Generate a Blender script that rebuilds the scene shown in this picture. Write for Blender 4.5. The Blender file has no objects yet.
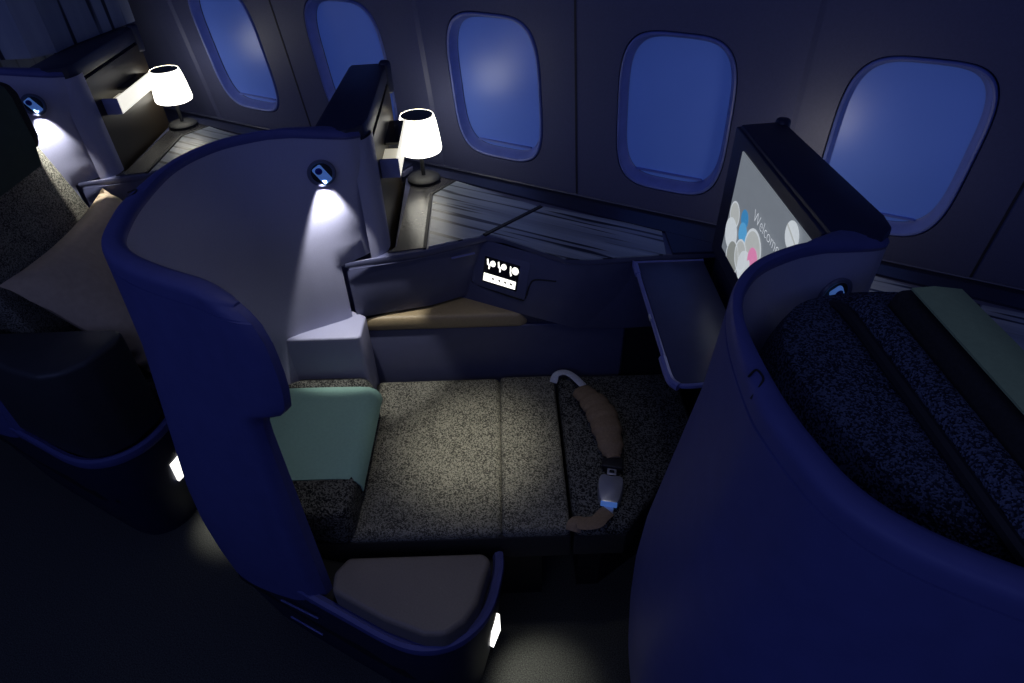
import bpy, bmesh, math
from mathutils import Vector, Matrix
C = bpy.context.scene.collection
sc = bpy.context.scene
PITCH = 1.066; WP = .533; TILT = .1301; ZC = 1.07

# ------------------------------------------------------------------ materials
def nt(name):
    m = bpy.data.materials.new(name); m.use_nodes = True
    t = m.node_tree; b = t.nodes['Principled BSDF']
    return m, t, b
def N(t, kind, **kw):
    n = t.nodes.new(kind)
    for k, v in kw.items():
        if k in n.inputs: n.inputs[k].default_value = v
        else: setattr(n, k, v)
    return n
def ramp(t, fac, stops, interp='LINEAR'):
    r = t.nodes.new('ShaderNodeValToRGB'); t.links.new(fac, r.inputs[0])
    r.color_ramp.interpolation = interp
    e = r.color_ramp.elements
    while len(e) < len(stops): e.new(.5)
    for i, (p, c) in enumerate(stops): e[i].position = p; e[i].color = (*c, 1)
    return r
def coords(t, scale, kind='Object'):
    tc = t.nodes.new('ShaderNodeTexCoord'); mp = t.nodes.new('ShaderNodeMapping')
    mp.inputs['Scale'].default_value = scale; t.links.new(tc.outputs[kind], mp.inputs[0]); return mp.outputs[0]
def plain(name, col, rough=.5, metal=0, spec=.5, noise=.08, scale=30, bump=0, emit=None, es=0, coat=0):
    m, t, b = nt(name)
    n = N(t, 'ShaderNodeTexNoise', Scale=scale, Detail=4.0); t.links.new(coords(t, (1, 1, 1)), n.inputs['Vector'])
    lo = tuple(c*(1-noise) for c in col); hi = tuple(min(1, c*(1+noise)) for c in col)
    r = ramp(t, n.outputs['Fac'], [(.3, lo), (.7, hi)]); t.links.new(r.outputs[0], b.inputs['Base Color'])
    b.inputs['Roughness'].default_value = rough; b.inputs['Metallic'].default_value = metal
    b.inputs['Specular IOR Level'].default_value = spec; b.inputs['Coat Weight'].default_value = coat
    if bump:
        bp = N(t, 'ShaderNodeBump', Strength=bump, Distance=.002); t.links.new(n.outputs['Fac'], bp.inputs['Height'])
        t.links.new(bp.outputs[0], b.inputs['Normal'])
    if emit:
        b.inputs['Emission Color'].default_value = (*emit, 1); b.inputs['Emission Strength'].default_value = es
    return m
def tweed(name, a, bcol, mid, scale=260, rough=.95):
    m, t, b = nt(name)
    v = coords(t, (1, 1, 1))
    vo = N(t, 'ShaderNodeTexVoronoi', Scale=float(scale)); t.links.new(v, vo.inputs['Vector'])
    n2 = N(t, 'ShaderNodeTexNoise', Scale=18.0, Detail=3.0); t.links.new(v, n2.inputs['Vector'])
    sep = t.nodes.new('ShaderNodeSeparateColor'); t.links.new(vo.outputs['Color'], sep.inputs[0])
    mx = N(t, 'ShaderNodeMath', operation='MULTIPLY_ADD'); t.links.new(n2.outputs['Fac'], mx.inputs[0]); mx.inputs[1].default_value = .6
    t.links.new(sep.outputs[0], mx.inputs[2])
    r = ramp(t, mx.outputs[0], [(.42, a), (.72, mid), (1.0, bcol)]); t.links.new(r.outputs[0], b.inputs['Base Color'])
    b.inputs['Roughness'].default_value = rough; b.inputs['Specular IOR Level'].default_value = .15
    bp = N(t, 'ShaderNodeBump', Strength=.6, Distance=.002); t.links.new(vo.outputs['Distance'], bp.inputs['Height'])
    t.links.new(bp.outputs[0], b.inputs['Normal'])
    return m
def wood(name, lo, hi, axis, streak=(.01, .012, .02), rough=.35, scale=1.0):
    m, t, b = nt(name)
    s = [22*scale, 22*scale, 22*scale]; s[axis] = 1.2*scale
    v = coords(t, tuple(s))
    n = N(t, 'ShaderNodeTexNoise', Scale=1.0, Detail=6.0, Roughness=.6); t.links.new(v, n.inputs['Vector'])
    s2 = [45*scale, 45*scale, 45*scale]; s2[axis] = 2.2*scale
    w = N(t, 'ShaderNodeTexNoise', Scale=1.0, Detail=1.0); t.links.new(coords(t, tuple(s2)), w.inputs['Vector'])
    r = ramp(t, n.outputs['Fac'], [(.35, lo), (.65, hi)])
    k = ramp(t, w.outputs['Fac'], [(.36, (0, 0, 0)), (.42, (1, 1, 1))])
    mix = N(t, 'ShaderNodeMix', data_type='RGBA'); t.links.new(k.outputs[0], mix.inputs[0])
    mix.inputs[6].default_value = (*streak, 1); t.links.new(r.outputs[0], mix.inputs[7])
    t.links.new(mix.outputs[2], b.inputs['Base Color']); b.inputs['Roughness'].default_value = rough
    return m
M = {}
M['wall'] = plain('wall_laminate', (.088, .098, .20), .5, noise=.06, scale=220, bump=.15)
M['wall_dark'] = plain('wall_seam', (.02, .02, .035), .6)
M['reveal'] = plain('window_reveal', (.13, .18, .52), .42)
def shade_mat():
    m, t, b = nt('window_shade')
    tc = t.nodes.new('ShaderNodeTexCoord'); g = N(t, 'ShaderNodeTexNoise', Scale=3.0); t.links.new(tc.outputs['Object'], g.inputs['Vector'])
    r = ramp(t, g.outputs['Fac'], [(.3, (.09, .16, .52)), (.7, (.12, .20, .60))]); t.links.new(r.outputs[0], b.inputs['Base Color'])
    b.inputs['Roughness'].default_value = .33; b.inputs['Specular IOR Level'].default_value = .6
    b.inputs['Emission Color'].default_value = (.05, .11, .45, 1); b.inputs['Emission Strength'].default_value = .22  # weak blue emission stands in for outside light coming through the shade
    return m
M['shade'] = shade_mat()
M['navy'] = plain('navy_shell', (.075, .085, .25), .55, spec=.3, noise=.05)
M['navy_console'] = plain('navy_console', (.075, .082, .155), .42, noise=.05)
M['navy_trim'] = plain('navy_trim', (.045, .06, .42), .35)
M['black_top'] = plain('black_navy_cap', (.012, .016, .045), .45)
M['cream'] = plain('grey_cream_lining', (.36, .37, .52), .55, noise=.03, scale=300, bump=.1)
M['black'] = plain('matte_black', (.008, .009, .012), .6)
M['black_gloss'] = plain('gloss_black', (.01, .01, .012), .12)
M['bronze'] = plain('bronze_brown_panel', (.020, .014, .007), .42, metal=.0, noise=.1, scale=12)
M['leather_tan'] = plain('tan_padding', (.36, .28, .16), .5, noise=.08, scale=200, bump=.15)
M['leather_grey'] = plain('grey_brown_leather', (.17, .15, .13), .5, noise=.08, scale=250, bump=.2)
M['tweed'] = tweed('black_cream_tweed', (.045, .044, .038), (.27, .262, .21), (.12, .118, .096), 400)
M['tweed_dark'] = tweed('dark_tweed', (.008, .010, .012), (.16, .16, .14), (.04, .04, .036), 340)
M['tweed_blue_lit'] = tweed('blue_lit_tweed', (.008, .012, .022), (.085, .10, .155), (.018, .024, .040), 460)  # same tweed, with the blue cabin light put into its colours
M['sage'] = plain('sage_green_cover', (.27, .47, .39), .8, noise=.05, scale=150, bump=.15)
M['olive'] = plain('olive_green_cover', (.30, .40, .20), .8, noise=.05, scale=150, bump=.15)
M['fabric_black'] = plain('black_fabric', (.012, .012, .013), .9, noise=.3, scale=200)
M['pillow'] = plain('beige_pillow_cotton', (.46, .36, .24), .85, noise=.06, scale=60, bump=.3)
M['woodgrey'] = wood('blue_grey_wood_inlay', (.17, .20, .25), (.30, .34, .40), 0, (.015, .02, .035), .35, 1.3)
M['bulk'] = wood('bulkhead_wood_laminate', (.22, .25, .32), (.32, .35, .42), 2, (.006, .008, .02), .6, .55)
M['white'] = plain('white_plastic', (.75, .75, .76), .4)
M['silver'] = plain('brushed_silver', (.62, .64, .70), .35, metal=.7)
M['belt_white'] = plain('pale_webbing', (.52, .55, .60), .7, noise=.15, scale=300)
M['belt_tan'] = plain('tan_webbing', (.24, .17, .10), .8, noise=.15, scale=200, bump=.3)
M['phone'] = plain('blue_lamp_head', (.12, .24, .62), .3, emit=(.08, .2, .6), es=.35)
M['phone_lens'] = plain('dark_blue_lens', (.01, .03, .25), .15)
M['glow'] = plain('lit_diffuser', (.9, .9, .86), .5, emit=(1, .98, .90), es=5.0)
M['foot_glow'] = plain('foot_light_diffuser', (.9, .9, .86), .5, emit=(1, .98, .92), es=2.2)
M['lampshade'] = plain('lit_lampshade', (.9, .88, .8), .7, emit=(1, .97, .86), es=3.6)
M['lamp_in'] = plain('lampshade_inside', (.06, .07, .09), .7)
M['carpet'] = plain('dark_carpet', (.05, .053, .048), .95, noise=.8, scale=330, bump=.8)
M['gold'] = plain('thin_gold_edge', (.35, .25, .12), .35, metal=.6)
M['tray'] = plain('slate_tray_top', (.045, .05, .10), .38)
M['edge'] = plain('pale_blue_metal_edge', (.20, .22, .50), .3, metal=.3)
M['scr'] = None
def emis(name, col, s=1.0):
    m, t, b = nt(name)
    b.inputs['Base Color'].default_value = (*[c*.2 for c in col], 1); b.inputs['Roughness'].default_value = .4
    n = N(t, 'ShaderNodeTexNoise', Scale=8.0); r = ramp(t, n.outputs['Fac'], [(.3, tuple(c*.94 for c in col)), (.7, col)])
    t.links.new(r.outputs[0], b.inputs['Emission Color']); b.inputs['Emission Strength'].default_value = s
    return m
M['scr'] = emis('screen_grey', (.15, .17, .20))
M['scr_w'] = emis('screen_white', (.52, .56, .60))
M['scr_p'] = emis('screen_pearl', (.38, .40, .40))
M['scr_p2'] = emis('screen_pearl_dim', (.22, .235, .225))
M['scr_b'] = emis('screen_blue', (.08, .30, .55))
M['scr_b2'] = emis('screen_deep_blue', (.04, .20, .42))
M['scr_k'] = emis('screen_pink', (.60, .20, .38))
M['scr_t'] = emis('screen_text', (.62, .66, .72))
M['icon'] = emis('icon_white', (1.0, .98, .9), 1.6)

# ------------------------------------------------------------------ helpers
def rot_base(o):
    b = Vector((0, 0, 0)); p = o
    while p: b += p.location; p = p.parent
    return b
def link(name, bm, mat, parent=None, smooth=True, mats=None, tri=False):
    me = bpy.data.meshes.new(name)
    bmesh.ops.recalc_face_normals(bm, faces=bm.faces)
    base = rot_base(parent) if parent else Vector((0, 0, 0))
    for v in bm.verts: v.co -= base
    for f in bm.faces: f.smooth = smooth
    bm.to_mesh(me); bm.free()
    for m in (mats or [mat]): me.materials.append(m)
    if smooth: me.set_sharp_from_angle(angle=math.radians(38))
    o = bpy.data.objects.new(name, me); C.objects.link(o)
    if parent: o.parent = parent
    return o
def root(name, loc, label, cat, group=None):
    o = bpy.data.objects.new(name, None); o.location = loc; o.empty_display_size = .05
    C.objects.link(o); o['label'] = label; o['category'] = cat
    if group: o['group'] = group
    return o
def tag(o, label, cat, group=None):
    o['label'] = label; o['category'] = cat
    if group: o['group'] = group
    return o
U = Vector((.872, .489, 0)).normalized(); V = Vector((-.489, .872, 0)).normalized(); O = Vector((1.801, -1.123, 0))
def P(u, v, z=0): 
    q = O+U*u+V*v; return Vector((q.x, q.y, z))
def bevel(bm, w, seg=3, ang=25):
    es = [e for e in bm.edges if len(e.link_faces) == 2 and e.calc_face_angle(0) > math.radians(ang)]
    if w: bmesh.ops.bevel(bm, geom=es, offset=w, segments=seg, affect='EDGES', profile=.5, clamp_overlap=True)
def prism(poly, z0, z1, w=0, seg=3, bm=None, shear=None):
    own = bm is None; b = bmesh.new()
    lo = [b.verts.new((p[0], p[1], z0)) for p in poly]
    hi = [b.verts.new((p[0]+(shear[0] if shear else 0), p[1]+(shear[1] if shear else 0), z1)) for p in poly]
    n = len(poly)
    b.faces.new(lo[::-1]); b.faces.new(hi)
    for i in range(n): b.faces.new((lo[i], lo[(i+1) % n], hi[(i+1) % n], hi[i]))
    bmesh.ops.recalc_face_normals(b, faces=b.faces)
    bevel(b, w, seg)
    if own: return b
    merge(bm, b); return bm
def merge(dst, src):
    me = bpy.data.meshes.new('tmp'); src.to_mesh(me); src.free(); dst.from_mesh(me); bpy.data.meshes.remove(me)
def box(o, ax, ay, az, sx, sy, sz, w=0, seg=3):
    """box from corner o along three vectors"""
    b = bmesh.new(); vs = []
    for k in (0, 1):
        for (i, j) in ((0, 0), (1, 0), (1, 1), (0, 1)):
            vs.append(b.verts.new(Vector(o)+Vector(ax)*sx*i+Vector(ay)*sy*j+Vector(az)*sz*k))
    for f in ((0, 3, 2, 1), (4, 5, 6, 7), (0, 1, 5, 4), (1, 2, 6, 5), (2, 3, 7, 6), (3, 0, 4, 7)): b.faces.new([vs[i] for i in f])
    bmesh.ops.recalc_face_normals(b, faces=b.faces); bevel(b, w, seg); return b
ZX = Vector((0, 0, 1))
def uvbox(u0, u1, v0, v1, z0, z1, w=0, seg=3): return box(P(u0, v0, z0), U, V, ZX, u1-u0, v1-v0, z1-z0, w, seg)
def cr(pts, n):
    """catmull-rom resample of a polyline to n points of equal arc length"""
    pts = [Vector(p) for p in pts]; e = [pts[0]*2-pts[1]]+pts+[pts[-1]*2-pts[-2]]; out = []
    for i in range(1, len(e)-2):
        for k in range(12):
            t = k/12; a, b, c, d = e[i-1], e[i], e[i+1], e[i+2]
            out.append(.5*((2*b)+(c-a)*t+(2*a-5*b+4*c-d)*t*t+(3*b-a-3*c+d)*t**3))
    out.append(pts[-1]); L = [0]
    for i in range(1, len(out)): L.append(L[-1]+(out[i]-out[i-1]).length)
    res = []; j = 0
    for k in range(n):
        s = L[-1]*k/(n-1)
        while j < len(L)-2 and L[j+1] < s: j += 1
        f = (s-L[j])/max(1e-9, L[j+1]-L[j]); res.append(out[j].lerp(out[j+1], min(1, max(0, f))))
    return res
def grid(rows, closed_u=False, closed_v=False, caps=False):
    b = bmesh.new(); R = [[b.verts.new(p) for p in r] for r in rows]; m = len(R[0]); n = len(R)
    for i in range(n if closed_v else n-1):
        for j in range(m if closed_u else m-1):
            try: b.faces.new((R[i][j], R[i][(j+1) % m], R[(i+1) % n][(j+1) % m], R[(i+1) % n][j]))
            except ValueError: pass
    if caps: b.faces.new(R[0][::-1]); b.faces.new(R[-1])
    return b
def tube(path, r, seg=10, n=None, flat=1.0, up=None, caps=True):
    pts = cr(path, n or len(path)*5); rows = []
    for i, p in enumerate(pts):
        d = (pts[min(i+1, len(pts)-1)]-pts[max(i-1, 0)]).normalized()
        a = Vector(up) if up else (Vector((0, 0, 1)) if abs(d.z) < .9 else Vector((1, 0, 0)))
        s = d.cross(a).normalized(); t = s.cross(d).normalized()
        rr = r(i/(len(pts)-1)) if callable(r) else r
        rows.append([p+s*rr*math.cos(q*2*math.pi/seg)+t*rr*flat*math.sin(q*2*math.pi/seg) for q in range(seg)])
    return grid(rows, closed_u=True, caps=caps)
def lathe(center, prof, seg=40, axis=ZX, caps=True):
    a = Vector(axis).normalized(); s = a.orthogonal().normalized(); t = a.cross(s)
    rows = [[Vector(center)+a*h+(s*math.cos(q*2*math.pi/seg)+t*math.sin(q*2*math.pi/seg))*r for q in range(seg)] for r, h in prof]
    return grid(rows, closed_u=True, caps=caps)
def sheet(rows, th=.003):
    R_ = [[Vector(p) for p in r] for r in rows]; n, m = len(R_), len(R_[0]); B_ = []
    for i in range(n):
        r = []
        for j in range(m):
            a = R_[min(i+1, n-1)][j]-R_[max(i-1, 0)][j]; c_ = R_[i][min(j+1, m-1)]-R_[i][max(j-1, 0)]
            q = a.cross(c_).normalized()
            if q.z > 0: q = -q
            r.append(R_[i][j]+q*th)
        B_.append(r)
    b = bmesh.new(); T = [[b.verts.new(p) for p in r] for r in R_]; L = [[b.verts.new(p) for p in r] for r in B_]
    for i in range(n-1):
        for j in range(m-1):
            b.faces.new((T[i][j], T[i][j+1], T[i+1][j+1], T[i+1][j])); b.faces.new((L[i][j], L[i+1][j], L[i+1][j+1], L[i][j+1]))
    for i in range(n-1):
        for j in (0, m-1): b.faces.new((T[i][j], T[i+1][j], L[i+1][j], L[i][j]))
    for j in range(m-1):
        for i in (0, n-1): b.faces.new((T[i][j], T[i][j+1], L[i][j+1], L[i][j]))
    return b
def padded(poly, z0, z1, w, seg=5): return prism(poly, z0, z1, w, seg)
def uvpoly(L): return [tuple(P(u, v))[:2] for u, v in L]
def copy_tree(o, off, label=None, group=None, parent=None):
    c = o.copy(); C.objects.link(c)
    if parent: c.parent = parent
    else:
        c.location = o.location+Vector(off)
    if label: c['label'] = label
    for ch in list(o.children): copy_tree(ch, off, None, None, c)
    return c

# ------------------------------------------------------------------ the setting
def wy(z): return -TILT*(z-ZC)
AW, BW, NW = .151, .2164, 3.9
def sup(a, b, th, n=NW):
    e = 2/n; c, s = math.cos(th), math.sin(th)
    return a*math.copysign(abs(c)**e, c), b*math.copysign(abs(s)**e, s)
ZLO, ZHI = .35, 2.05
bm = bmesh.new()
TH = [i*2*math.pi/96 for i in range(96)]
for n in range(-1, 9):
    cx = n*WP; ring = []; rect = []; back = []
    if n < 1 or n > 6:
        bm.faces.new([bm.verts.new((cx+a*WP/2, wy(z), z)) for a, z in ((-1, ZLO), (1, ZLO), (1, ZHI), (-1, ZHI))]); continue
    for th in TH:
        x, z = sup(AW+.0025, BW+.0025, th)
        ring.append(bm.verts.new((cx+x, wy(ZC+z), ZC+z))); back.append(bm.verts.new((cx+x, wy(ZC+z)+.03, ZC+z)))
        dx, dz = math.cos(th)*AW, math.sin(th)*BW
        lx, lz = WP/2, (ZHI-ZC if dz > 0 else ZC-ZLO)
        k = min(lx/abs(dx) if abs(dx) > 1e-9 else 1e9, lz/abs(dz) if abs(dz) > 1e-9 else 1e9)
        px, pz = dx*k, dz*k
        rect.append(bm.verts.new((cx+px, wy(ZC+pz), ZC+pz)))
    m = len(TH)
    for i in range(m):
        j = (i+1) % m
        bm.faces.new((ring[i], ring[j], rect[j], rect[i])); bm.faces.new((ring[i], ring[j], back[j], back[i]))
        a, b_ = rect[i].co, rect[j].co
        if abs(a.x-b_.x) > 1e-5 and abs(a.z-b_.z) > 1e-5:   # corner filler
            xx = a.x if abs(abs(a.x-cx)-WP/2) < 1e-5 else b_.x
            zz = b_.z if xx == a.x else a.z
            c_ = bm.verts.new((xx, wy(zz), zz)); bm.faces.new((rect[i], c_, rect[j]))
wall = link('wall_window_side', bm, M['wall'], smooth=False); wall['kind'] = 'structure'
lw = link('wall_window_side_lower', prism([(-.9, .165), (4.6, .165), (4.6, .2), (-.9, .2)], 0, .36), M['wall_dark'], smooth=False); lw['kind'] = 'structure'
bk = link('wall_window_side_backing', prism([(-.9, .21), (4.6, .21), (4.6, .23), (-.9, .23)], 0, 2.05), M['wall_dark'], smooth=False); bk['kind'] = 'structure'
ceil = None
# windows
def window(n):
    cx = n*WP; rows = []
    for (a, b, d) in ((AW, BW, 0.004), (AW-.001, BW-.001, -.002), (AW-.004, BW-.004, -.004), (AW-.008, BW-.008, -.002), (AW-.012, BW-.013, .014), (AW-.015, BW-.017, .026), (AW-.018, BW-.022, .030)):
        r = []
        for th in TH:
            x, z = sup(a, b, th); zz = ZC+z+(.004 if d > .01 else 0); r.append((cx+x, wy(zz)+d, zz))
        rows.append(r)
    w = link('window_%d' % n, grid(rows, closed_u=True), M['reveal']); w['kind'] = 'structure'
    b = bmesh.new(); r = []
    a_, b2 = AW-.017, BW-.021
    for th in TH:
        x, z = sup(a_, b2, th); zz = ZC+z+.004; r.append(b.verts.new((cx+x, wy(zz)+.034, zz)))
    b.faces.new(r)
    s = link('window_shade', b, M['shade'], w, smooth=False)
    # finger lip along the bottom of the shade
    b = box((cx-.095, wy(ZC-.178)+.022, ZC-.176), (1, 0, 0), (0, 1, 0), (0, 0, 1), .19, .010, .005, .002)
    link('shade_lip', b, M['reveal'], s)
for n in range(1, 7): window(n)
k = 0
for i in range(-1, 4):      # thin dark seams between wall panels
    x = .792+PITCH*i
    b = box((x-.003, wy(.6)-.0015, .6), (1, 0, 0), (0, 1, 0), (0, -TILT, 1), .006, .004, 1.42); k += 1
    o = link('trim_%d' % k, b, M['wall_dark'], smooth=False); o['kind'] = 'structure'
    x = 1.335+PITCH*(i-1)   # raised panel rib with soft chamfers
    rows = []
    for z in (.6, 2.0):
        y = wy(z); rows.append([(x-.10, y+.001, z), (x-.01, y-.006, z), (x+.022, y-.007, z), (x+.036, y+.001, z)])
    k += 1; o = link('trim_%d' % k, grid(rows), M['wall'], smooth=False); o['kind'] = 'structure'
# sill ledge between console and wall
rows = []
for x in (-.1, 4.4):
    rows.append([(x, .05, .775), (x, .03, .782), (x, -.02, .786), (x, -.105, .800), (x, -.125, .79), (x, -.13, .70)])
o = link('trim_%d' % (k+1), grid(rows), M['black_top'], smooth=False); o['kind'] = 'structure'
b = tube([(x*.4-.1, .018, .789) for x in range(12)], .003, 6)
o = link('trim_%d' % (k+2), b, M['navy_console']); o['kind'] = 'structure'
fl = link('floor', prism([(-1.2, -4), (5.2, -4), (5.2, .25), (-1.2, .25)], -.04, 0), M['carpet'], smooth=False); fl['kind'] = 'structure'
b = box((-.25, -3.2, 0), (-1, 0, 0), (0, 1, 0), (0, 0, 1), .04, 3.19, 2.05)
bh = link('wall_forward', b, M['bulk'], smooth=False); bh['kind'] = 'structure'
pf = [(.245, -.141), (.290, -.29), (.335, -.43), (.372, -.51), (.362, -.58), (.29, -.63), (.0, -.70), (-.22, -.74)]
pb = [(x-.03, y+.02) for x, y in pf[3:]][::-1]
pp_ = link('woodgrain_partition', prism(pf+[(-.24, -.5), (.10, -.2), (.20, -.12)], 1.174, 2.0), M['bulk'], smooth=False)
tag(pp_, 'tall blue-grey woodgrain partition rising above the far left shell', 'partition')

# ------------------------------------------------------------------ suite k=0 (centre); copies at -1 and +1
SH_IN = [(1.592, -.60), (1.578, -.642), (1.49, -.737), (1.437, -.815), (1.422, -.88), (1.428, -.94), (1.45, -.995), (1.498, -1.075), (1.54, -1.13), (1.586, -1.175), (1.640, -1.197), (1.715, -1.203), (1.81, -1.200), (1.868, -1.203), (1.90, -1.206)]
SH_OUT = [(1.525, -.575), (1.51, -.615), (1.45, -.685), (1.405, -.755), (1.388, -.82), (1.388, -.89), (1.400, -.955), (1.420, -1.02), (1.452, -1.09), (1.497, -1.158), (1.555, -1.212), (1.63, -1.239), (1.72, -1.243), (1.81, -1.243), (1.90, -1.243)]
NS = 96
IN = cr([(*p, 0) for p in SH_IN], NS); OUT = cr([(*p, 0) for p in SH_OUT], NS)
def _nrm(L, i):
    d = (L[min(i+1, NS-1)]-L[max(i-1, 0)]).normalized(); return Vector((d.y, -d.x, 0))
_sg = 1 if _nrm(IN, NS//2).dot(OUT[NS//2]-IN[NS//2]) > 0 else -1
def _th(y): return .034+(.017-.034)*min(1, max(0, (y+1.09)/.13))
OUT = [OUT[i].lerp(IN[i]+_nrm(IN, i)*_sg*_th(IN[i].y), min(1, max(0, (i/(NS-1)-.04)/.14))) for i in range(NS)]
def _ef(p):
    return math.sqrt(max(.0, 1-min(1, max(0, (p.x-1.835)/.066))**2)) if p.y < -1.1 else 1
EF = [max(.12, _ef(OUT[i])) for i in range(NS)]
OUT = [IN[i].lerp(OUT[i], EF[i]) for i in range(NS)]
def xe(z):
    K = [(-1, 1.828), (.90, 1.828), (.935, 1.832), (.955, 1.855), (.968, 1.885), (.985, 1.899), (1.02, 1.908), (1.07, 1.910), (1.12, 1.905), (1.145, 1.893), (1.163, 1.872), (1.175, 1.845), (1.19, 1.83)]
    for (a, x0), (b, x1) in zip(K, K[1:]):
        if a <= z <= b: return x0+(x1-x0)*(z-a)/(b-a)
    return 1.83
def fl_off(z):
    K = [(0, 0), (.2, .03), (.4, .055), (.6, .06), (.8, .035), (1.0, .01), (1.178, 0), (2, 0)]
    for (a, x0), (b, x1) in zip(K, K[1:]):
        if a <= z <= b: return x0+(x1-x0)*(z-a)/(b-a)
def clampx(p, z):
    if p.x > 1.76 and p.y < -1.1: p = Vector((1.76+(p.x-1.76)*(xe(z)-1.76)/.14, p.y, p.z))
    return p
def norm_out(i):
    d = (OUT[min(i+1, NS-1)]-OUT[max(i-1, 0)]).normalized(); return Vector((d.y, -d.x, 0)) * (1 if True else -1)
def side_sign():
    # outward = away from inner curve
    i = NS//2; n = norm_out(i); return 1 if n.dot(OUT[i]-IN[i]) > 0 else -1
SG = side_sign()
HF_ = [math.sqrt(max(.0, 1-min(1, max(0, (OUT[i].x-1.80)/.106))**2)) if OUT[i].y < -1.1 else 1 for i in range(NS)]
def zw(z, i): return z+((.018*HF_[i]*min(1, (i/(NS-1))/.2)-.014*(1-min(1, (i/(NS-1))/.15)))*min(1, (z-1.10)/.05) if z > 1.10 else 0)
def orow(z, extra=0):
    r = []
    for i in range(NS):
        w = 1.0
        t = i/(NS-1)
        if t < .12: w = t/.12
        if OUT[i].x > 1.6 and OUT[i].y < -1.1: w = max(0, 1-(OUT[i].x-1.6)/.2)*.7+.3 if OUT[i].x < 1.8 else .3
        w *= EF[i]
        p = OUT[i]+_nrm(IN, i)*_sg*(fl_off(z)*w+extra*HF_[i]**2); p = clampx(p, z); r.append(Vector((p.x, p.y, zw(z, i))))
    return r
def irow(z, extra=0, f=0.0):
    r = []
    for i in range(NS):
        p = IN[i].lerp(OUT[i], f); p = clampx(p, z); r.append(Vector((p.x, p.y, zw(z, i))))
    return r
sh = root('privacy_shell', (1.6, -.8, 0), 'curved navy privacy shell with pale lining wrapping the bed in the middle', 'partition', 'privacy shells')
# outer navy skin with the groove line under the rim
rows = [orow(z) for z in (.36, .45, .55, .65, .75, .84, .89, .92, .94, .95, .96, .968, .976, .985, 1.0, 1.03, 1.06, 1.09, 1.12, 1.1455)]
rows += [orow(1.146, -.0025), orow(1.1485, -.0025), orow(1.149)]
rows += [orow(z) for z in (1.154, 1.160, 1.166)]
rows += [[a.lerp(b, f)+Vector((0, 0, dz*HF_[i_])) for i_, (a, b) in enumerate(zip(orow(1.166), irow(1.166)))] for f, dz in ((.05, .006), (.16, .010), (.4, .012), (.65, .012), (.85, .010), (.96, .005))]
rows += [irow(1.166), irow(1.160, 0, .03)]
navy_cols = [r_[-1].copy() for r_ in rows]
link('navy_panel', grid(rows), M['navy'], sh)
# lining
lz = (.30, .45, .6, .7, .8, .89, .92, .94, .95, .96, .968, .976, .985, 1.0, 1.03, 1.06, 1.09, 1.12, 1.14, 1.1605)
def lrow(z):
    r = irow(z); k_ = min(1, max(0, (1.10-z)/.22))
    for i in range(NS):
        w_ = max(0, 1-(i/(NS-1))/.30)*min(1, i/(NS-1)/.0+1 if False else 1)
        f_ = .05+.50*k_*w_
        q = IN[i].lerp(OUT[i], f_); q = clampx(q, z); r[i] = Vector((q.x, q.y, zw(z, i)))
        if z < .83 and q.x > 1.520 and q.y > -.75: r[i] = Vector((1.520, -.674, z))
    return r
rows = [lrow(z) for z in sorted(lz+(.829, .838))]
link('pale_lining', grid(rows), M['cream'], sh)
# wing end cap
zs = (.36, .6, .89, .92, .94, .95, .96, .968, .976, .985, 1.0, 1.03, 1.06, 1.09, 1.112, 1.14, 1.157, 1.166)
b = grid([[irow(z)[-1], orow(z)[-1]] for z in zs])
vs = [b.verts.new(p) for p in navy_cols[-9:-1]]
b.faces.new(vs)
link('end_cap', b, M['navy'], sh)
# lining return around the corner next to the console
cor = cr([(1.577, -.622, 0), (1.590, -.60, 0), (1.592, -.585, 0), (1.590, -.57, 0), (1.583, -.552, 0), (1.572, -.535, 0)], 12)
link('corner_post', grid([[Vector((p.x, p.y, z)) for p in cor] for z in (.838, 1.14)]), M['cream'], sh)
# monitor housing
hp = [(1.275, -.239), (1.355, -.182), (1.577, -.548), (1.590, -.585), (1.578, -.632), (1.55, -.648), (1.506, -.650)]
hbm = prism(hp, 1.125, 1.172, .006, 2)
hs = link('monitor_housing', hbm, M['black_top'], sh)
hq = [(1.283, -.244), (1.350, -.190), (1.570, -.548), (1.565, -.585), (1.53, -.615), (1.500, -.622)]
link('housing_core', prism(hq, .60, 1.12), M['black_top'], hs, smooth=False)
link('bronze_side_panel', prism([(1.352, -.186), (1.356, -.184), (1.577, -.545), (1.573, -.548)], .80, 1.118), M['bronze'], hs, smooth=False)
bz = [(1.335, -.186), (1.352, -.172), (1.372, -.178), (1.368, -.205), (1.35, -.212)]
link('hinge_bump', prism(bz, 1.09, 1.180, .010, 3), M['black_top'], hs)
link('bezel_slot', box((1.53, -.60, 1.166), Vector((-.217, .382, 0)).normalized(), Vector((-.87, -.49, 0)), ZX, .12, .002, .003), M['black'], hs)
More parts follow.
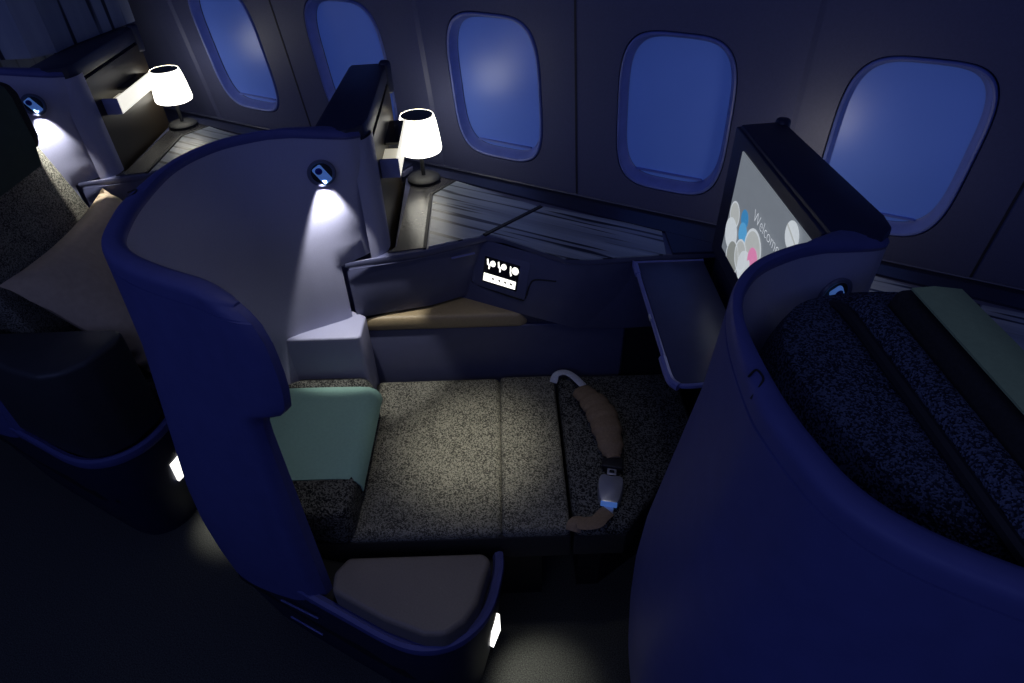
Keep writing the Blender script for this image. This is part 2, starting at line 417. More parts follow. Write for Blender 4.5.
# screen on the far face (towards -U)
SO = Vector((1.275, -.239, 0)); SD = (-V)   # along the face
def SP(a, z, d=0): q = SO+SD*a-U*d; return Vector((q.x, q.y, z))
link('screen_bezel', box(SP(-.005, .86, .006), SD, U, ZX, .46, .012, .305, .003), M['black_top'], sh)
scr = link('touch_screen', box(SP(.066, .906, .009), SD, U, ZX, .39, .004, .232), M['scr'], sh, smooth=False)
def disc(a, z, rx, rz, d, seg=28):
    b = bmesh.new(); vs = []
    for q in range(seg):
        t = q*2*math.pi/seg; x = max(.0665, .016+a+rx*math.cos(t)); zz = max(.9065, .008+z+rz*math.sin(t)); vs.append(b.verts.new(SP(x, zz, d)))
    b.faces.new(vs); return b
bub = [(.085, 1.000, .030, .030, 'scr_p'), (.142, 1.020, .021, .020, 'scr_b2'), (.088, .955, .038, .036, 'scr_w'), (.215, .985, .047, .048, 'scr_p'), (.150, .990, .024, .024, 'scr_b'),
       (.125, .915, .040, .042, 'scr_p2'), (.165, .945, .034, .036, 'scr_p'), (.205, .930, .046, .044, 'scr_w'), (.228, .972, .026, .027, 'scr_k'), (.215, .955, .008, .009, 'scr_w'), (.358, 1.104, .029, .027, 'scr_w')]
for i, (a, z, rx, rz, m) in enumerate(bub):
    b = disc(a, z, rx, rz, .0095+.0002*i); link('bubble_graphic' if i < 10 else 'emblem_disc', b, M[m], scr, smooth=False)
    if m in ('scr_p', 'scr_p2') and i < 9:   # brighter rim of each bubble
        b = bmesh.new(); A = []; B = []
        for q in range(28):
            t = q*2*math.pi/28
            for L, f in ((A, 1.0), (B, .88)):
                L.append(b.verts.new(SP(max(.0665, .016+a+rx*f*math.cos(t)), max(.9065, .008+z+rz*f*math.sin(t)), .0097+.0002*i)))
        for q in range(28): 
            try: b.faces.new((A[q], A[(q+1) % 28], B[(q+1) % 28], B[q]))
            except ValueError: pass
        link('bubble_graphic', b, M['scr_w'], scr, smooth=False)
b = bmesh.new(); vs = [b.verts.new(SP(.374+x*.9, 1.112+z, .0122)) for x, z in ((-.030, .008), (-.004, .000), (.030, -.010), (.030, -.006), (0, .004), (-.028, .012))]
b.faces.new(vs); link('emblem_disc', b, M['scr_p'], scr, smooth=False)
def text(body, a, z, size, mat, parent, X, Z, origin, thick=.0):
    cu = bpy.data.curves.new('screen_lettering', 'FONT'); cu.body = body; cu.size = size; cu.resolution_u = 4; cu.fill_mode = 'FRONT'; cu.offset = -.0007
    cu.materials.append(mat); o = bpy.data.objects.new('screen_lettering', cu); C.objects.link(o)
    n = X.cross(Z); Mx = Matrix((X, Z, n)).transposed().to_4x4(); Mx.translation = Vector(origin)-rot_base(parent)
    bpy.context.view_layer.update(); dg = bpy.context.evaluated_depsgraph_get()
    me = bpy.data.meshes.new_from_object(o.evaluated_get(dg)); bpy.data.objects.remove(o)
    me.transform(Mx); o = bpy.data.objects.new('screen_lettering', me); C.objects.link(o); o.parent = parent; return o
text('Welcome', 0, 0, .036, M['scr_t'], scr, SD, ZX, SP(.203, 1.052, .0125))
# reading light in the lining, at (1.53,-.68,1.096)
def in_at(px):
    i = min(range(NS), key=lambda j: (IN[j]-Vector((px[0], px[1], 0))).length)
    d = (IN[min(i+1, NS-1)]-IN[i-1]).normalized(); n = Vector((d.y, -d.x, 0)) * (-SG); return IN[i], d, n
ip, idr, inn = in_at((1.535, -.69))
rc = Vector((ip.x, ip.y, 1.088))+inn*.001
ring = link('light_ring', lathe(rc, [(.030, -.004), (.0315, .001), (.030, .003), (.0262, .0035), (.0235, .002), (.023, -.003)], 40, inn, caps=False), plain('light_ring_grey', (.10, .11, .17), .35), sh)
link('light_socket', lathe(rc, [(.0001, .0005), (.024, .0008)], 32, inn, caps=False), M['black'], ring)
hx = (idr*.5-ZX*.86).normalized() if idr.dot(Vector((1, 0, 0))) > 0 else (-idr*.5-ZX*.86).normalized()
hy = inn.cross(hx)
hd = link('light_head', box(rc+inn*.003-hx*.021-hy*.0115, hx, hy, inn, .044, .023, .009, .005, 3), M['phone'], ring)
link('light_lens', lathe(rc+inn*.0122-hx*.011, [(.0001, .001), (.007, .0006), (.008, 0)], 20, inn, caps=False), M['phone_lens'], hd)
# latch mark on the outer face near the rim
def out_pt(x0, y0, z):
    r = orow(z, .0015); return min(r, key=lambda q: (q-Vector((x0, y0, z))).length)
LQ = [(1.4605, -1.073, 1.1955), (1.466, -1.059, 1.1965), (1.476, -1.070, 1.1965), (1.474, -1.085, 1.193), (1.470, -1.094, 1.183)]
link('latch_mark', tube([Vector((x, y, z)) for x, y, z in LQ], .0014, 6, 40), M['black'], sh)
# corner block of the lining (ledge at z .68 beside the bed head)
cb = uvpoly([(-.21, .437), (.002, .437), (.010, .445), (.010, .53), (-.13, .62)])
link('lining_ledge', prism(cb, .42, .672, .012, 3), M['cream'], sh)
# lower plinth with the blue lip, ends in the armrest nose
PL = [(1.42, -1.14), (1.45, -1.20), (1.51, -1.243), (1.62, -1.252), (1.75, -1.254), (1.90, -1.254), (2.02, -1.252), (2.09, -1.235), (2.140, -1.195), (2.166, -1.14), (2.168, -1.08), (2.145, -1.0), (2.125, -.965)]
pl = [Vector(p) for p in cr([(*p, 0) for p in PL], 60)]
seat = root('lie_flat_seat', (1.95, -1.05, 0), 'airline seat folded flat into a tweed bed with a sage green head cover', 'seat', 'suite seats')
def arm_rows(zs, offs, zfun):
    rows = []
    for z, of in zip(zs, offs):
        r = []
        for i, p in enumerate(pl):
            d = (pl[min(i+1, 59)]-pl[max(i-1, 0)]).normalized(); n = Vector((d.y, -d.x, 0)); r.append(Vector((p.x+n.x*of, p.y+n.y*of, z)))
        rows.append(r)
    return rows
link('side_plinth', grid(arm_rows((0.0, .18, .36, .375), (-.05, -.02, -.004, -.006), None)), M['black_top'], seat)
link('plinth_lip', grid(arm_rows((.375, .39, .400, .404, .400, .385), (-.002, .002, 0, -.008, -.018, -.024), None)), M['navy'], seat)
# tray under the arm pad
ap = [(1.50, -1.235), (1.90, -1.24), (2.02, -1.238), (2.08, -1.222), (2.125, -1.185), (2.15, -1.13), (2.152, -1.07), (2.12, -.975), (1.81, -1.142), (1.60, -1.20)]
link('arm_tray', prism(ap, .20, .384, .01), M['black'], seat)
b = box((1.690, -1.2560, .292), (1, 0, .16), (0, 1, 0), (0, 0, 1), .118, .004, .004, .001); link('pull_slot', b, M['edge'], seat)
b = box((1.693, -1.2535, .212), (1, 0, .03), (0, 1, 0), (0, 0, 1), .100, .004, .004, .001); link('pull_slot', b, M['edge'], seat)
# foot light on the plinth end
link('foot_light', box((2.159, -1.085, .195), (-.12, 1, 0), (-1, 0, 0), ZX, .045, .01, .075, .001), M['foot_glow'], seat, smooth=False)
def arm_pad(z0, z1, par, mat):
    poly = [(1.846, -1.157), (2.105, -1.012), (2.128, -1.02), (2.136, -1.056), (2.152, -1.12), (2.148, -1.165), (2.128, -1.206), (2.09, -1.225), (2.0, -1.236), (1.866, -1.236), (1.842, -1.20)]
    return link('arm_pad', prism(poly, z0, z1, .022, 5), mat, par)
arm_pad(.375, .452, seat, M['leather_grey'])
# ---- bed
def cushion(poly, z0, z1, w=.02): return prism(poly, z0, z1, w, 4)
link('seat_cushion', cushion(uvpoly([(.005, .0), (.362, .0), (.362, .515), (.005, .515)]), .405, .452), M['tweed'], seat)
link('thigh_cushion', cushion(uvpoly([(.3605, .0), (.516, .0), (.516, .515), (.3605, .515)]), .415, .452, .012), M['tweed'], seat)
link('seat_valance', prism(uvpoly([(-.10, -.002), (.517, -.002), (.517, .505), (-.10, .505)]), .345, .425, .004), M['fabric_black'], seat)
link('seat_pan', prism(uvpoly([(-.10, .10), (.46, .10), (.46, .48), (-.10, .48)]), 0, .347), M['black'], seat, smooth=False)
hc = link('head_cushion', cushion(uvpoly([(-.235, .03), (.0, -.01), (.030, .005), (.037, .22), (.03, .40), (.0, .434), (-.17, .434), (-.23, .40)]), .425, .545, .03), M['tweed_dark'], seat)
# green cover: a sheet following the cushion top and rolling over its edge
prof = [(-.245, .535), (-.22, .550), (-.1, .552), (-.01, .552), (.014, .550), (.031, .541), (.041, .524), (.043, .505)]
rows = []
for j in range(13):
    v = .085+(.385-.085)*j/12
    rows.append([P(u+.006*math.sin(3*v), v+.02*(.05-u)*(j/12), z-(.004 if j in (0, 12) else 0)) for u, z in prof])
g = sheet(rows)
link('head_cover', g, M['sage'], hc)
# ottoman beyond the dark seam
ot = root('foot_ottoman', tuple(P(.72, .26, 0)), 'dark tweed foot ottoman continuing the bed beyond the dark seam', 'ottoman')
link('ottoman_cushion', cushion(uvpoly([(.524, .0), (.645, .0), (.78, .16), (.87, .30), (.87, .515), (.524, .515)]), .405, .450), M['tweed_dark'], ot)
link('ottoman_valance', prism(uvpoly([(.525, -.001), (.643, -.001), (.778, .16), (.868, .30), (.868, .51), (.525, .51)]), .345, .42, .004), M['fabric_black'], ot)
link('ottoman_base', prism(uvpoly([(.56, .12), (.62, .12), (.76, .22), (.83, .34), (.83, .48), (.56, .48)]), 0, .347), M['black'], ot, smooth=False)

# ---- seat belt
bt = root('seat_belt', tuple(P(.6, .25, .455)), 'fastened seat belt with brown padded sleeve and silver buckle lying across the bed', 'seat belt')
def pp(u, v, z): return P(u, v, z)
link('pale_strap', tube([pp(.512, .480, .452), pp(.522, .496, .468), pp(.545, .498, .474), pp(.568, .480, .474), pp(.592, .440, .474)], .011, 10, 24, .22), M['belt_white'], bt)
link('padded_sleeve', tube([pp(.584, .425, .470), pp(.602, .388, .478), pp(.622, .338, .482), pp(.630, .29, .483), pp(.634, .24, .480), pp(.636, .205, .474), pp(.638, .182, .470)],
     lambda t: .026+.014*math.sin(math.pi*min(1, t*1.05))+.0020*math.sin(t*31)+.0012*math.sin(t*67)-(.006 if t > .95 else 0), 16, 60, .55), M['belt_tan'], bt)
d1 = (P(.607, .034)-P(.627, .124)).normalized(); d2 = Vector((-d1.y, d1.x, 0))
oc = P(.637, .184, .456)
link('belt_keeper', box(oc-d2*.026, d1, d2, ZX, .032, .052, .018, .004), M['black'], bt)
tg = box(oc+d1*.030-d2*.014+ZX*.007, d1, d2, ZX, .030, .028, .004, .001)
link('belt_tongue', tg, M['black'], bt)
fr = box(oc+d1*.034-d2*.011+ZX*.011, d1, d2, ZX, .018, .022, .003, .001); link('tongue_frame', fr, M['silver'], bt)
link('tongue_slot', box(oc+d1*.039-d2*.006+ZX*.0135, d1, d2, ZX, .008, .012, .0015), M['black'], bt)
b0 = oc+d1*.058
poly = [(0, -.020), (.005, -.028), (.020, -.031), (.045, -.029), (.068, -.025), (.080, -.019), (.080, .019), (.068, .025), (.045, .029), (.020, .031), (.005, .028), (0, .020), (.004, .0)]
bb = bmesh.new(); q0 = [bb.verts.new(b0+d1*a+d2*c_) for a, c_ in poly]; q1 = [bb.verts.new(b0+d1*a+d2*c_*.92+ZX*.022) for a, c_ in poly]
bb.faces.new(q0[::-1]); bb.faces.new(q1)
for i in range(len(poly)): j = (i+1) % len(poly); bb.faces.new((q0[i], q0[j], q1[j], q1[i]))
bmesh.ops.recalc_face_normals(bb, faces=bb.faces); bevel(bb, .003, 2, 35)
buck = link('buckle', bb, M['silver'], bt)
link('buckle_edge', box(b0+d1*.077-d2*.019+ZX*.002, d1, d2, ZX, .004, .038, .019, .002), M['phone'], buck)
link('buckle_link', box(b0+d1*.082-d2*.012, d1, d2, ZX, .018, .024, .006, .002), M['silver'], buck)
e0 = b0+d1*.095
link('tan_strap', tube([e0+ZX*.008, e0+d1*.014-U*.012+ZX*.010, pp(.573, .004, .468), pp(.548, .002, .466), pp(.526, .006, .464), pp(.520, -.006, .450)], .017, 10, 30, .2), M['belt_tan'], bt)

# ---- console
co = root('side_console', (1.95, -.30, 0), 'navy side console with blue-grey wood inlays beside the flat bed', 'console', 'side consoles')
top = [(1.528, -.671), (1.674, -.535), (1.783, -.397), (1.83, -.388), (2.015, -.408), (2.075, -.383), (2.24, -.278), (2.345, -.215), (2.418, -.165), (2.418, -.115), (1.40, -.115), (1.385, -.20), (1.60, -.555), (1.585, -.61)]
link('top_board', prism(top, .822, .840, .004, 3), M['navy_console'], co)
inset = [(1.60, -.585), (1.668, -.525), (1.516, -.262), (1.533, -.150), (1.45, -.13), (1.405, -.195), (1.602, -.55)]
link('glossy_corner', prism(inset, .8395, .8425), plain('dark_gloss_top', (.035, .034, .038), .25), co, smooth=False)
wa = [(1.678, -.515), (1.770, -.412), (1.834, -.196), (1.541, -.155), (1.527, -.262)]
link('wood_inlay', prism(wa, .8395, .8435), M['woodgrey'], co, smooth=False)
wb = [(1.788, -.402), (1.83, -.398), (2.018, -.420), (2.072, -.394), (2.236, -.284), (2.185, -.172), (1.853, -.190)]
wb = [(1.79, -.392), (1.83, -.393), (2.016, -.414), (2.07, -.392), (2.235, -.285), (2.188, -.172), (1.853, -.190)]
link('wood_inlay', prism(wb, .8395, .8435), M['woodgrey'], co, smooth=False)
def strip(a, b_, w, z0, z1, name, mat, par):
    a = Vector((*a, z0)); b_ = Vector((*b_, z0)); d = (b_-a); L = d.length; d.normalize(); s = Vector((-d.y, d.x, 0))
    return link(name, box(a-s*w/2, d, s, ZX, L, w, z1-z0), mat, par, smooth=False)
strip((1.674, -.528), (1.519, -.262), .008, .8396, .8445, 'dark_seam', M['black'], co)
strip((1.519, -.262), (1.536, -.150), .008, .8396, .8445, 'dark_seam', M['black'], co)
strip((1.778, -.400), (1.844, -.190), .010, .8396, .8445, 'dark_seam', M['black'], co)
link('rear_strip', prism([(1.40, -.15), (2.41, -.19), (2.415, -.112), (1.40, -.112)], .8395, .846), M['black_top'], co, smooth=False)
link('right_end_panel', prism([(2.20, -.18), (2.25, -.275), (2.345, -.222), (2.41, -.165), (2.41, -.15)], .8395, .8455), M['black_top'], co, smooth=False)
# upper body below the top on the left (thin ledge face), recess beneath
link('upper_body', prism([(1.523, -.664), (1.674, -.526), (1.778, -.385), (1.80, -.20), (1.70, -.14), (1.50, -.20), (1.615, -.53), (1.60, -.575)], .66, .823, .003), M['navy_console'], co)
link('ledge_trim', box((1.555, -.650, .786), Vector((.109*1.3, .099*1.3, 0)).normalized(), ZX, (0, 0, 1), .0, .0, .0) if False else tube([(1.534, -.664, .818), (1.674, -.532, .818), (1.779, -.395, .818)], .0012, 6, 20), M['navy_console'], co)
link('pull_slot', tube([(1.718, -.474, .795), (1.760, -.424, .795)], .003, 6, 8), M['edge'], co)
# lower body flush with the bed side
LB = uvpoly([(-.02, .527), (.72, .527), (.72, .80), (.30, .90), (-.02, .60)])
LB = [(1.53, -.646), (1.905, -.437), (2.155, -.297), (2.155, -.12), (1.75, -.12), (1.62, -.40), (1.60, -.56)]
link('lower_body', prism(LB, .02, .610, .004), M['navy_console'], co)
# tan padded shelf
tp = [(1.50, -.640), (1.525, -.654), (1.70, -.556), (1.905, -.443), (1.93, -.425), (1.90, -.40), (1.69, -.40), (1.63, -.45), (1.59, -.55)]
link('tan_shelf_pad', prism([(1.522, -.655), (1.905, -.441), (1.92, -.42), (1.70, -.42), (1.60, -.56)], .604, .652, .012, 4), M['leather_tan'], co)
# control face body: sloping front
A = Vector((1.776, -.392, .823)); B = Vector((2.02, -.402, .823)); D = Vector((1.688, -.446, .652)); E = Vector((1.925, -.440, .652))
G = Vector((2.075, -.375, .823)); H = Vector((2.04, -.372, .600)); E2 = Vector((1.96, -.418, .60))
bmc = bmesh.new()
cols = [(Vector((1.70, -.30, .823)), Vector((1.66, -.40, .61))), (A, D.lerp(D, 0)), (A.lerp(B, .5), D.lerp(E, .5)), (B, E), (G, H), (Vector((2.16, -.32, .823)), Vector((2.155, -.300, .60)))]
rows = []
for t_ in (0, .12, .5, .88, 1.0): rows.append([a.lerp(b_, t_)+Vector((0, -.002*math.sin(math.pi*t_), 0)) for a, b_ in cols])
rows.append([Vector((b_.x, b_.y+.03, .60)) for a, b_ in cols])
link('control_face', grid(rows), M['navy_console'], co)
link('right_body', prism([(2.05, -.365), (2.16, -.315), (2.235, -.268), (2.235, -.13), (1.9, -.13), (1.9, -.36)], .60, .823, .004), M['navy_console'], co)
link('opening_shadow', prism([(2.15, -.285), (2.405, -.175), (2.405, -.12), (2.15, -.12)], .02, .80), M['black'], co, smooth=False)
# control panel plate on plane n=(.032,.946,-.322)
nn = Vector((-.032, -.946, .322)).normalized(); ex = Vector((1, -.034, 0)).normalized(); ey = nn.cross(ex).normalized()
if ey.z < 0: ey = -ey
CP = Vector((1.8355, -.4150, .747))+nn*.0035
def cpoly(L, d0): 
    b = bmesh.new(); vs = [b.verts.new(CP+ex*x+ey*y+nn*d0) for x, y in L]; b.faces.new(vs); return b
link('control_surround', box(CP-ex*.082-ey*.053-nn*.006, ex, ey, nn, .164, .106, .0075, .006, 3), M['navy_console'], co)
cp = link('control_panel', box(CP-ex*.054-ey*.036-nn*.003, ex, ey, nn, .108, .072, .007, .002), M['black_gloss'], co)
link('button_strip', cpoly([(-.050, -.031), (.050, -.031), (.050, -.009), (-.050, -.009)], .0046), M['icon'], cp, smooth=False)
for i, x in enumerate((-.020, .0, .018, .036)):
    link('button_mark', cpoly([(x-.003, -.021), (x+.003, -.023), (x+.004, -.018), (x-.002, -.016)], .0050), M['black_gloss'], cp, smooth=False)
def dsc(x, y, r): return [(x+r*math.cos(t*math.pi/10), y+r*math.sin(t*math.pi/10)) for t in range(20)]
for i, x in enumerate((-.026, .008, .043)):
    y = .021-.002*(i == 2)
    link('button_light', cpoly(dsc(x, y-.0, .0085 if i < 2 else .0105), .0046), M['icon'], cp, smooth=False)
    # little seat pictogram left of each light
    s = [(-.020, .012), (-.0155, .014), (-.013, .002), (-.007, -.002), (-.008, -.014), (-.012, -.014), (-.0125, -.006), (-.0175, -.002)] if i < 2 else [(-.017, .012), (-.013, .012), (-.011, -.004), (-.008, -.012), (-.012, -.015), (-.0155, -.005)]
    link('seat_pictogram', cpoly([(x+a, y-.003+c_) for a, c_ in s], .0046), M['icon'], cp, smooth=False)
# groove line around the controls
gl = [(-.098, .044), (-.088, .030), (-.088, -.030), (-.074, -.050), (.060, -.056), (.080, -.048), (.088, -.010), (.102, .010), (.16, .022)]
link('groove_line', tube([CP+ex*x+ey*y+nn*(-.0015-.00*(x > .08)) for x, y in gl], .0022, 6, 60), M['black'], co)
# ---- lamp
lp = root('table_lamp', (1.446, -.19, .843), 'lit white lamp glowing behind the middle suite on its console', 'lamp', 'lit table lamps')
L0 = Vector((1.446, -.19, 0))
link('lamp_base', lathe(L0+ZX*.843, [(.050, 0), (.050, .008), (.044, .014), (.02, .017)], 36), M['black'], lp)
link('lamp_stem', lathe(L0+ZX*.855, [(.006, 0), (.006, .075)], 12), M['black'], lp)
shd = link('lamp_shade', lathe(L0+ZX*.934, [(.055, 0), (.061, .003), (.0635, .010), (.0625, .022), (.059, .055), (.054, .088), (.050, .104), (.0475, .108)], 40, caps=False), M['lampshade'], lp)
link('shade_opening', lathe(L0+ZX*1.0425, [(.0001, 0), (.043, .0), (.0468, -.0008)], 32, caps=False), M['lamp_in'], shd)
link('shade_bottom', lathe(L0+ZX*.935, [(.0001, 0), (.056, .0)], 32, caps=False), M['lampshade'], shd)
# ---- box on the bronze panel
HF = Vector((.222, -.366, 0)).normalized(); HN = Vector((.366*1, .222, 0)).normalized()
h0 = Vector((1.356, -.184, 0))+HN*.0015
bxr = root('slim_stowage_box', tuple(h0+HF*.2+ZX*1.0), 'slim open stowage box lit white beside the middle lamp', 'box', 'slim stowage boxes')
link('front_face', box(h0+HF*.10+ZX*1.0+HN*.040, HF, HN, ZX, .27, .006, .048, .001), M['glow2'] if 'glow2' in M else plain('lit_box_front', (.85, .85, .8), .5, emit=(1, .97, .85), es=.9), bxr)  # slight emission paints the lamp's light on the box front
link('box_bottom', box(h0+HF*.10+ZX*1.0, HF, HN, ZX, .27, .042, .006), M['black_top'], bxr)
link('box_end', box(h0+HF*.37+ZX*1.0-HF*.004, HF, HN, ZX, .008, .046, .048, .001), plain('lavender_metal_end', (.34, .36, .60), .3, metal=.2), bxr)
link('box_lid', box(h0+HF*.10+ZX*1.040, HF, HN, ZX, .16, .042, .006), M['black_gloss'], bxr)
link('box_lining', box(h0+HF*.26+ZX*1.024, HF, HN, ZX, .108, .042, .006), plain('lit_box_lining', (.8, .78, .68), .5, emit=(1, .93, .72), es=.35), bxr)  # faint warm emission, lamplight put into the lining colour
# ---- tray table (only at the middle suite)
tt = root('tray_table', (2.33, -.47, .82), 'deployed slate tray table with pale metal edge in front of the screen', 'tray table')
Ta, Tb = Vector((2.175, -.338, 0)), Vector((2.352, -.236, 0)); td = Vector((.211, -.388, 0)).normalized(); te = (Tb-Ta).normalized()
def tq(a, b_): q = Ta+te*a+td*b_; return (q.x, q.y)
tpoly = [tq(0.004, 0), tq(.170, 0), tq(.170, .28), tq(.12, .375), tq(.075, .44), tq(.022, .442), tq(.006, .425)]
link('tray_top', prism(tpoly, .822, .832, .003, 2), M['tray'], tt)
rim_p = [tq(.17, .0), tq(.006, 0), tq(.0, .012), tq(.0, .20), tq(.002, .42), tq(.012, .441), tq(.03, .446), tq(.075, .443)]
link('tray_edge', tube([Vector((*q, .829)) for q in rim_p], .0052, 8, 90), M['edge'], tt)
link('corner_guard', tube([Vector((*tq(-.002, .36), .828)), Vector((*tq(-.002, .40), .828)), Vector((*tq(.001, .43), .828)), Vector((*tq(.012, .446), .828))], .009, 8, 20), M['edge'], tt)
link('corner_guard', tube([Vector((*tq(-.001, .008), .828)), Vector((*tq(-.001, .05), .828))], .008, 8, 10), M['edge'], tt)
link('edge_catch', box(Vector((*tq(-.006, .215), .826)), td, te, ZX, .018, .004, .008, .001), M['silver'], tt)
link('support_arm', box((2.046, -.363, .690), Vector((.135, .072, .022)).normalized(), (-.489, .872, 0), ZX, .21, .012, .018, .005), M['edge'], tt)
link('support_bracket', prism([tq(.10, .05), tq(.175, .05), tq(.175, .22), tq(.12, .22)], .74, .823, .004), M['black_top'], tt)

# ---- copies of the shared fittings
ends = {-1: dict(shell='pale curved privacy shell at far left with lit wall below its reading light', con='side console at the far left beside the beige pillow, half hidden',
                 lamp='lit white lamp at far left between bulkhead and first window', box='slim open stowage box lit white beside the far left lamp'),
        1: dict(shell='large navy privacy shell at right carrying the glowing Welcome screen', con='side console at the right edge behind the green seat cover',
                lamp='lamp hidden behind the large right monitor housing', box='slim stowage box behind the right monitor housing')}
for k_, d in ends.items():
    off = (PITCH*k_, 0, 0)
    copy_tree(sh, off, d['shell']); copy_tree(co, off, d['con'])
    if k_ == -1: copy_tree(lp, off, d['lamp']); copy_tree(bxr, off, d['box'])

# ---- upright seats at the left and right
def upright(kx, label, cover, tweedm, right):
    X = Vector((PITCH*kx, 0, 0))
    s = root('upright_seat', tuple(P(.05, .26, 0)+X), label, 'seat', 'suite seats')
    def sh_(b): 
        for v in b.verts: v.co += X
        return b
    def L(name, b, mat, par=None): return link(name, sh_(b), mat, par or s)
    # profile in (u,z), extruded along v with rounded corners
    def slab(prof, v0, v1, w):
        b = bmesh.new(); a = [b.verts.new(P(u, v0, z)) for u, z in prof]; c_ = [b.verts.new(P(u, v1, z)) for u, z in prof]
        b.faces.new(a[::-1]); b.faces.new(c_)
        for i in range(len(prof)): j = (i+1) % len(prof); b.faces.new((a[i], a[j], c_[j], c_[i]))
        bmesh.ops.recalc_face_normals(b, faces=b.faces); bevel(b, w, 4, 20); return b
    # bulky back shell seen from behind, rounded into the shell curve
    if right:
        rows = []
        for (z, uo, vo) in ((.5, .0, .0), (.75, -.04, .0), (.95, -.005, -.0), (1.04, 0, 0), (1.09, .012, -.01), (1.12, .03, -.03), (1.142, .055, -.06), (1.152, .1, .1)):
            pts = [(.0, -.04), (-.06, -.04), (-.125, .01), (-.165, .09), (-.19, .18), (-.205, .27), (-.20, .34), (-.175, .40), (-.13, .445), (-.06, .465), (.0, .468), (.04, .465)]
            r = []
            cu, cv = -.03, .26
            for (u, v) in pts:
                f = 1-(.0 if z < 1.0 else ((z-1.0)/.152)**2.2*.16+(.12 if z > 1.15 else 0))
                r.append((cu+(u-cu)*f, cv+(v-cv)*f*1.0, z))
            c3 = cr(r, 50); rows.append([P(p.x, p.y, z) for p in c3])
        b = grid(rows); b.faces.new(b.verts[-50:]) if False else None
        b.verts.ensure_lookup_table(); vs = b.verts[len(b.verts)-50:]; b.faces.new(vs)
        L('back_shell', b, tweedm)
        L('welt_groove', tube([P(-.082, .41, 1.12), P(-.082, .385, 1.158), P(-.082, .25, 1.163), P(-.082, -.02, 1.160)], .008, 8, 30), M['black'])
        L('backrest_top', slab([(-.078, .9), (-.076, 1.165), (-.065, 1.180), (-.040, 1.182), (-.030, 1.17), (-.030, .9)], -.02, .385, .008), tweedm)
    L('backrest', slab([(.10, .46), (.0, .80), (-.085, 1.085), (-.12, 1.10), (-.21, 1.06), (-.20, .9), (-.10, .46)] if not right else [(.14, .46), (.06, .80), (.02, 1.0), (-.06, 1.0), (-.06, .46)], .0, .505, .025), tweedm)
    h = L('headrest', slab([(.045, 1.02), (.058, 1.05), (.060, 1.165), (.048, 1.188), (.02, 1.199), (-.024, 1.196), (-.034, 1.16), (-.034, 1.02)], -.02, .372, .010), M['fabric_black'])
    g = sheet([[P(u, v, z) for u, z in ((.053, .985), (.067, 1.05), (.070, 1.165), (.064, 1.192), (.048, 1.205), (.010, 1.211), (-.019, 1.2095))] for v in ((.01, .10, .2, .3, .352) if right else (.01, .08, .16, .24, .325))])
    L('head_cover', g, cover, h)
    L('seat_cushion', prism(uvpoly([(.10, .005), (.56, .005), (.56, .515), (.10, .515)]), .34, .455, .03, 4), tweedm)
    L('seat_pan', prism(uvpoly([(-.08, .02), (.50, .02), (.50, .50), (-.08, .50)]), 0, .345), M['black'])
    if not right:
        a = prism([(1.60, -1.20), (1.66, -1.245), (2.0, -1.238), (2.09, -1.225), (2.13, -1.19), (2.152, -1.13), (2.14, -1.05), (2.118, -1.013), (2.09, -1.015), (1.84, -1.155)], .40, .70, .02, 4)
        am = L('armrest', a, plain('black_leather_arm', (.03, .032, .036), .5))
        L('arm_button', box((2.118, -1.08, .655), (.6, -1, -.5), (1, 0, 0), ZX, .035, .005, .005, .001), M['silver'], am)
    def Lx(name, rows, mat):
        return L(name, grid(rows), mat)
    Lx('side_plinth', arm_rows((0.0, .18, .36, .375), (-.05, -.02, -.004, -.006), None), M['black_top'])
    Lx('plinth_lip', arm_rows((.375, .39, .400, .404, .400, .385), (-.002, .002, 0, -.008, -.018, -.024), None), M['navy'])
    L('arm_tray', prism(ap, .20, .384, .01), M['black'])
    L('foot_light', box((2.159, -1.085, .195), (-.12, 1, 0), (-1, 0, 0), ZX, .045, .01, .075, .001), M['foot_glow'])
    return s
upright(-1, 'dark upright seat at far left with green head cover and pillow', plain('dark_green_cover', (.045, .075, .055), .8), M['tweed'], False)
upright(1, 'dark upright seat at right seen from behind with olive green cover strip', M['olive'], M['tweed_blue_lit'], True)

# ---- pillow on the left seat
def pillow():
    c0 = Vector((PITCH*-1, 0, 0)); n = 20; H = .24; W = .275
    axw = V; axh = (U*.62-ZX*.78).normalized(); nr = axw.cross(axh).normalized()
    if nr.z < 0: nr = -nr
    cen = P(.195, .268, .625)+c0
    top, bot = [], []
    for i in range(n+1):
        rt, rb = [], []
        for j in range(n+1):
            a, b_ = i/n*2-1, j/n*2-1
            pinch = 1-.09*(1-abs(a)**2)*abs(b_)**4; pin2 = 1-.09*(1-abs(b_)**2)*abs(a)**4
            t = .072*((1-a**4)*(1-b_**4))**.55
            wr = .006*math.sin(7*a+4*b_)*(1-a*a)*(1-b_*b_)+.004*math.sin(16*(a+b_))*(abs(a*b_))**1.0
            p = cen+axw*W*a*pin2+axh*H*b_*pinch
            rt.append(p+nr*(t+wr)); rb.append(p-nr*(t*.7))
        top.append(rt); bot.append(rb)
    b = grid(top); merge(b, grid(bot)); bmesh.ops.remove_doubles(b, verts=b.verts, dist=.0005)
    return b
pw = link('pillow', pillow(), M['pillow']); tag(pw, 'beige pillow propped on the dark upright seat at the left', 'pillow')

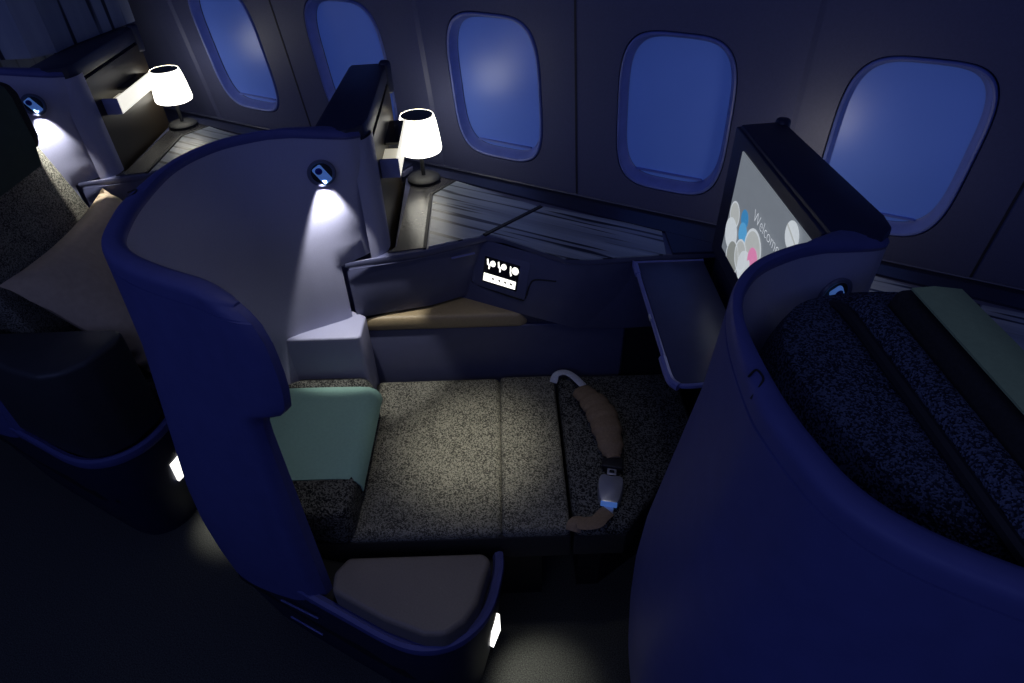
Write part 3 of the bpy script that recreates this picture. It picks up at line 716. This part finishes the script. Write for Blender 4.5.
# ------------------------------------------------------------------ camera
F = 632.78; yaw, pit, rol = -.5024, .6877, .0265
f = Vector((math.sin(yaw)*math.cos(pit), math.cos(yaw)*math.cos(pit), -math.sin(pit)))
r0 = Vector((math.cos(yaw), -math.sin(yaw), 0)); d0 = f.cross(r0)
r = r0*math.cos(rol)+d0*math.sin(rol); d = -r0*math.sin(rol)+d0*math.cos(rol)
cam = bpy.data.cameras.new('camera'); co_ = bpy.data.objects.new('camera', cam); C.objects.link(co_)
Mx = Matrix((r, -d, -f)).transposed().to_4x4(); Mx.translation = Vector((2.5451, -1.6591, .6152+1.07)); co_.matrix_world = Mx
cam.sensor_width = 36; cam.lens = F*36/1024; cam.clip_start = .02; sc.camera = co_

# ------------------------------------------------------------------ light
w = bpy.data.worlds.new('world'); sc.world = w; w.use_nodes = True
bgn = w.node_tree.nodes['Background']; bgn.inputs[0].default_value = (.10, .16, .55, 1); bgn.inputs[1].default_value = .06
def lamp(kind, name, loc, energy, col, target=None, **kw):
    l = bpy.data.lights.new(name, kind); l.energy = energy; l.color = col
    for a, b_ in kw.items(): setattr(l, a, b_)
    o = bpy.data.objects.new(name, l); C.objects.link(o); o.location = loc
    if target is not None: o.rotation_euler = (Vector(target)-Vector(loc)).to_track_quat('-Z', 'Y').to_euler()
    return o
BL = (.30, .38, 1.0)
lamp('AREA', 'aisle_mood_light', (2.0, -2.9, 2.2), 8.5, BL, (1.9, -1.0, .9), shape='RECTANGLE', size=3.6, size_y=.5)
lamp('AREA', 'ceiling_mood_light', (2.2, -1.1, 2.45), 1.5, (.42, .48, 1.0), (2.2, -.7, 0), shape='RECTANGLE', size=3.4, size_y=.6)
lamp('SPOT', 'bed_reading_spot', (2.25, -.95, 2.3), 110, (1, .96, .84), P(.281, .258, .45), spot_size=math.radians(14.5), spot_blend=1.0, shadow_soft_size=.07)
lamp('SPOT', 'bed_fill_spot', (2.15, -1.0, 2.3), 8.5, (1, .95, .84), P(.16, .2, .45), spot_size=math.radians(44), spot_blend=1.0, shadow_soft_size=.05)
for k_ in (-1, 0, 1):
    X = Vector((PITCH*k_, 0, 0))
    if k_ < 1:
        lamp('POINT', 'lampshade_glow', tuple(L0+ZX*.97+X+Vector((.0, -.0, .0))), .9, (1, .92, .76), shadow_soft_size=.06)
    s0 = rc+inn*.017-ZX*.012+X
    lamp('SPOT', 'reading_light_beam', tuple(s0), 8 if k_ < 1 else 1.5, (1, .98, .94), tuple(s0-ZX*1.0-inn*.22), spot_size=math.radians(56), spot_blend=.35, shadow_soft_size=.008)
    lamp('SPOT', 'foot_light_glow', (2.18+X.x, -1.055, .23), 2.4, (1, .97, .85), (2.25+X.x, -1.04, 0), spot_size=math.radians(66), spot_blend=.9, shadow_soft_size=.02)
lamp('POINT', 'lampshade_glow', (1.446+PITCH, -.19, .98), .55, (1, .92, .76), shadow_soft_size=.06)
sc.view_settings.view_transform = 'Standard'; sc.view_settings.look = 'None'
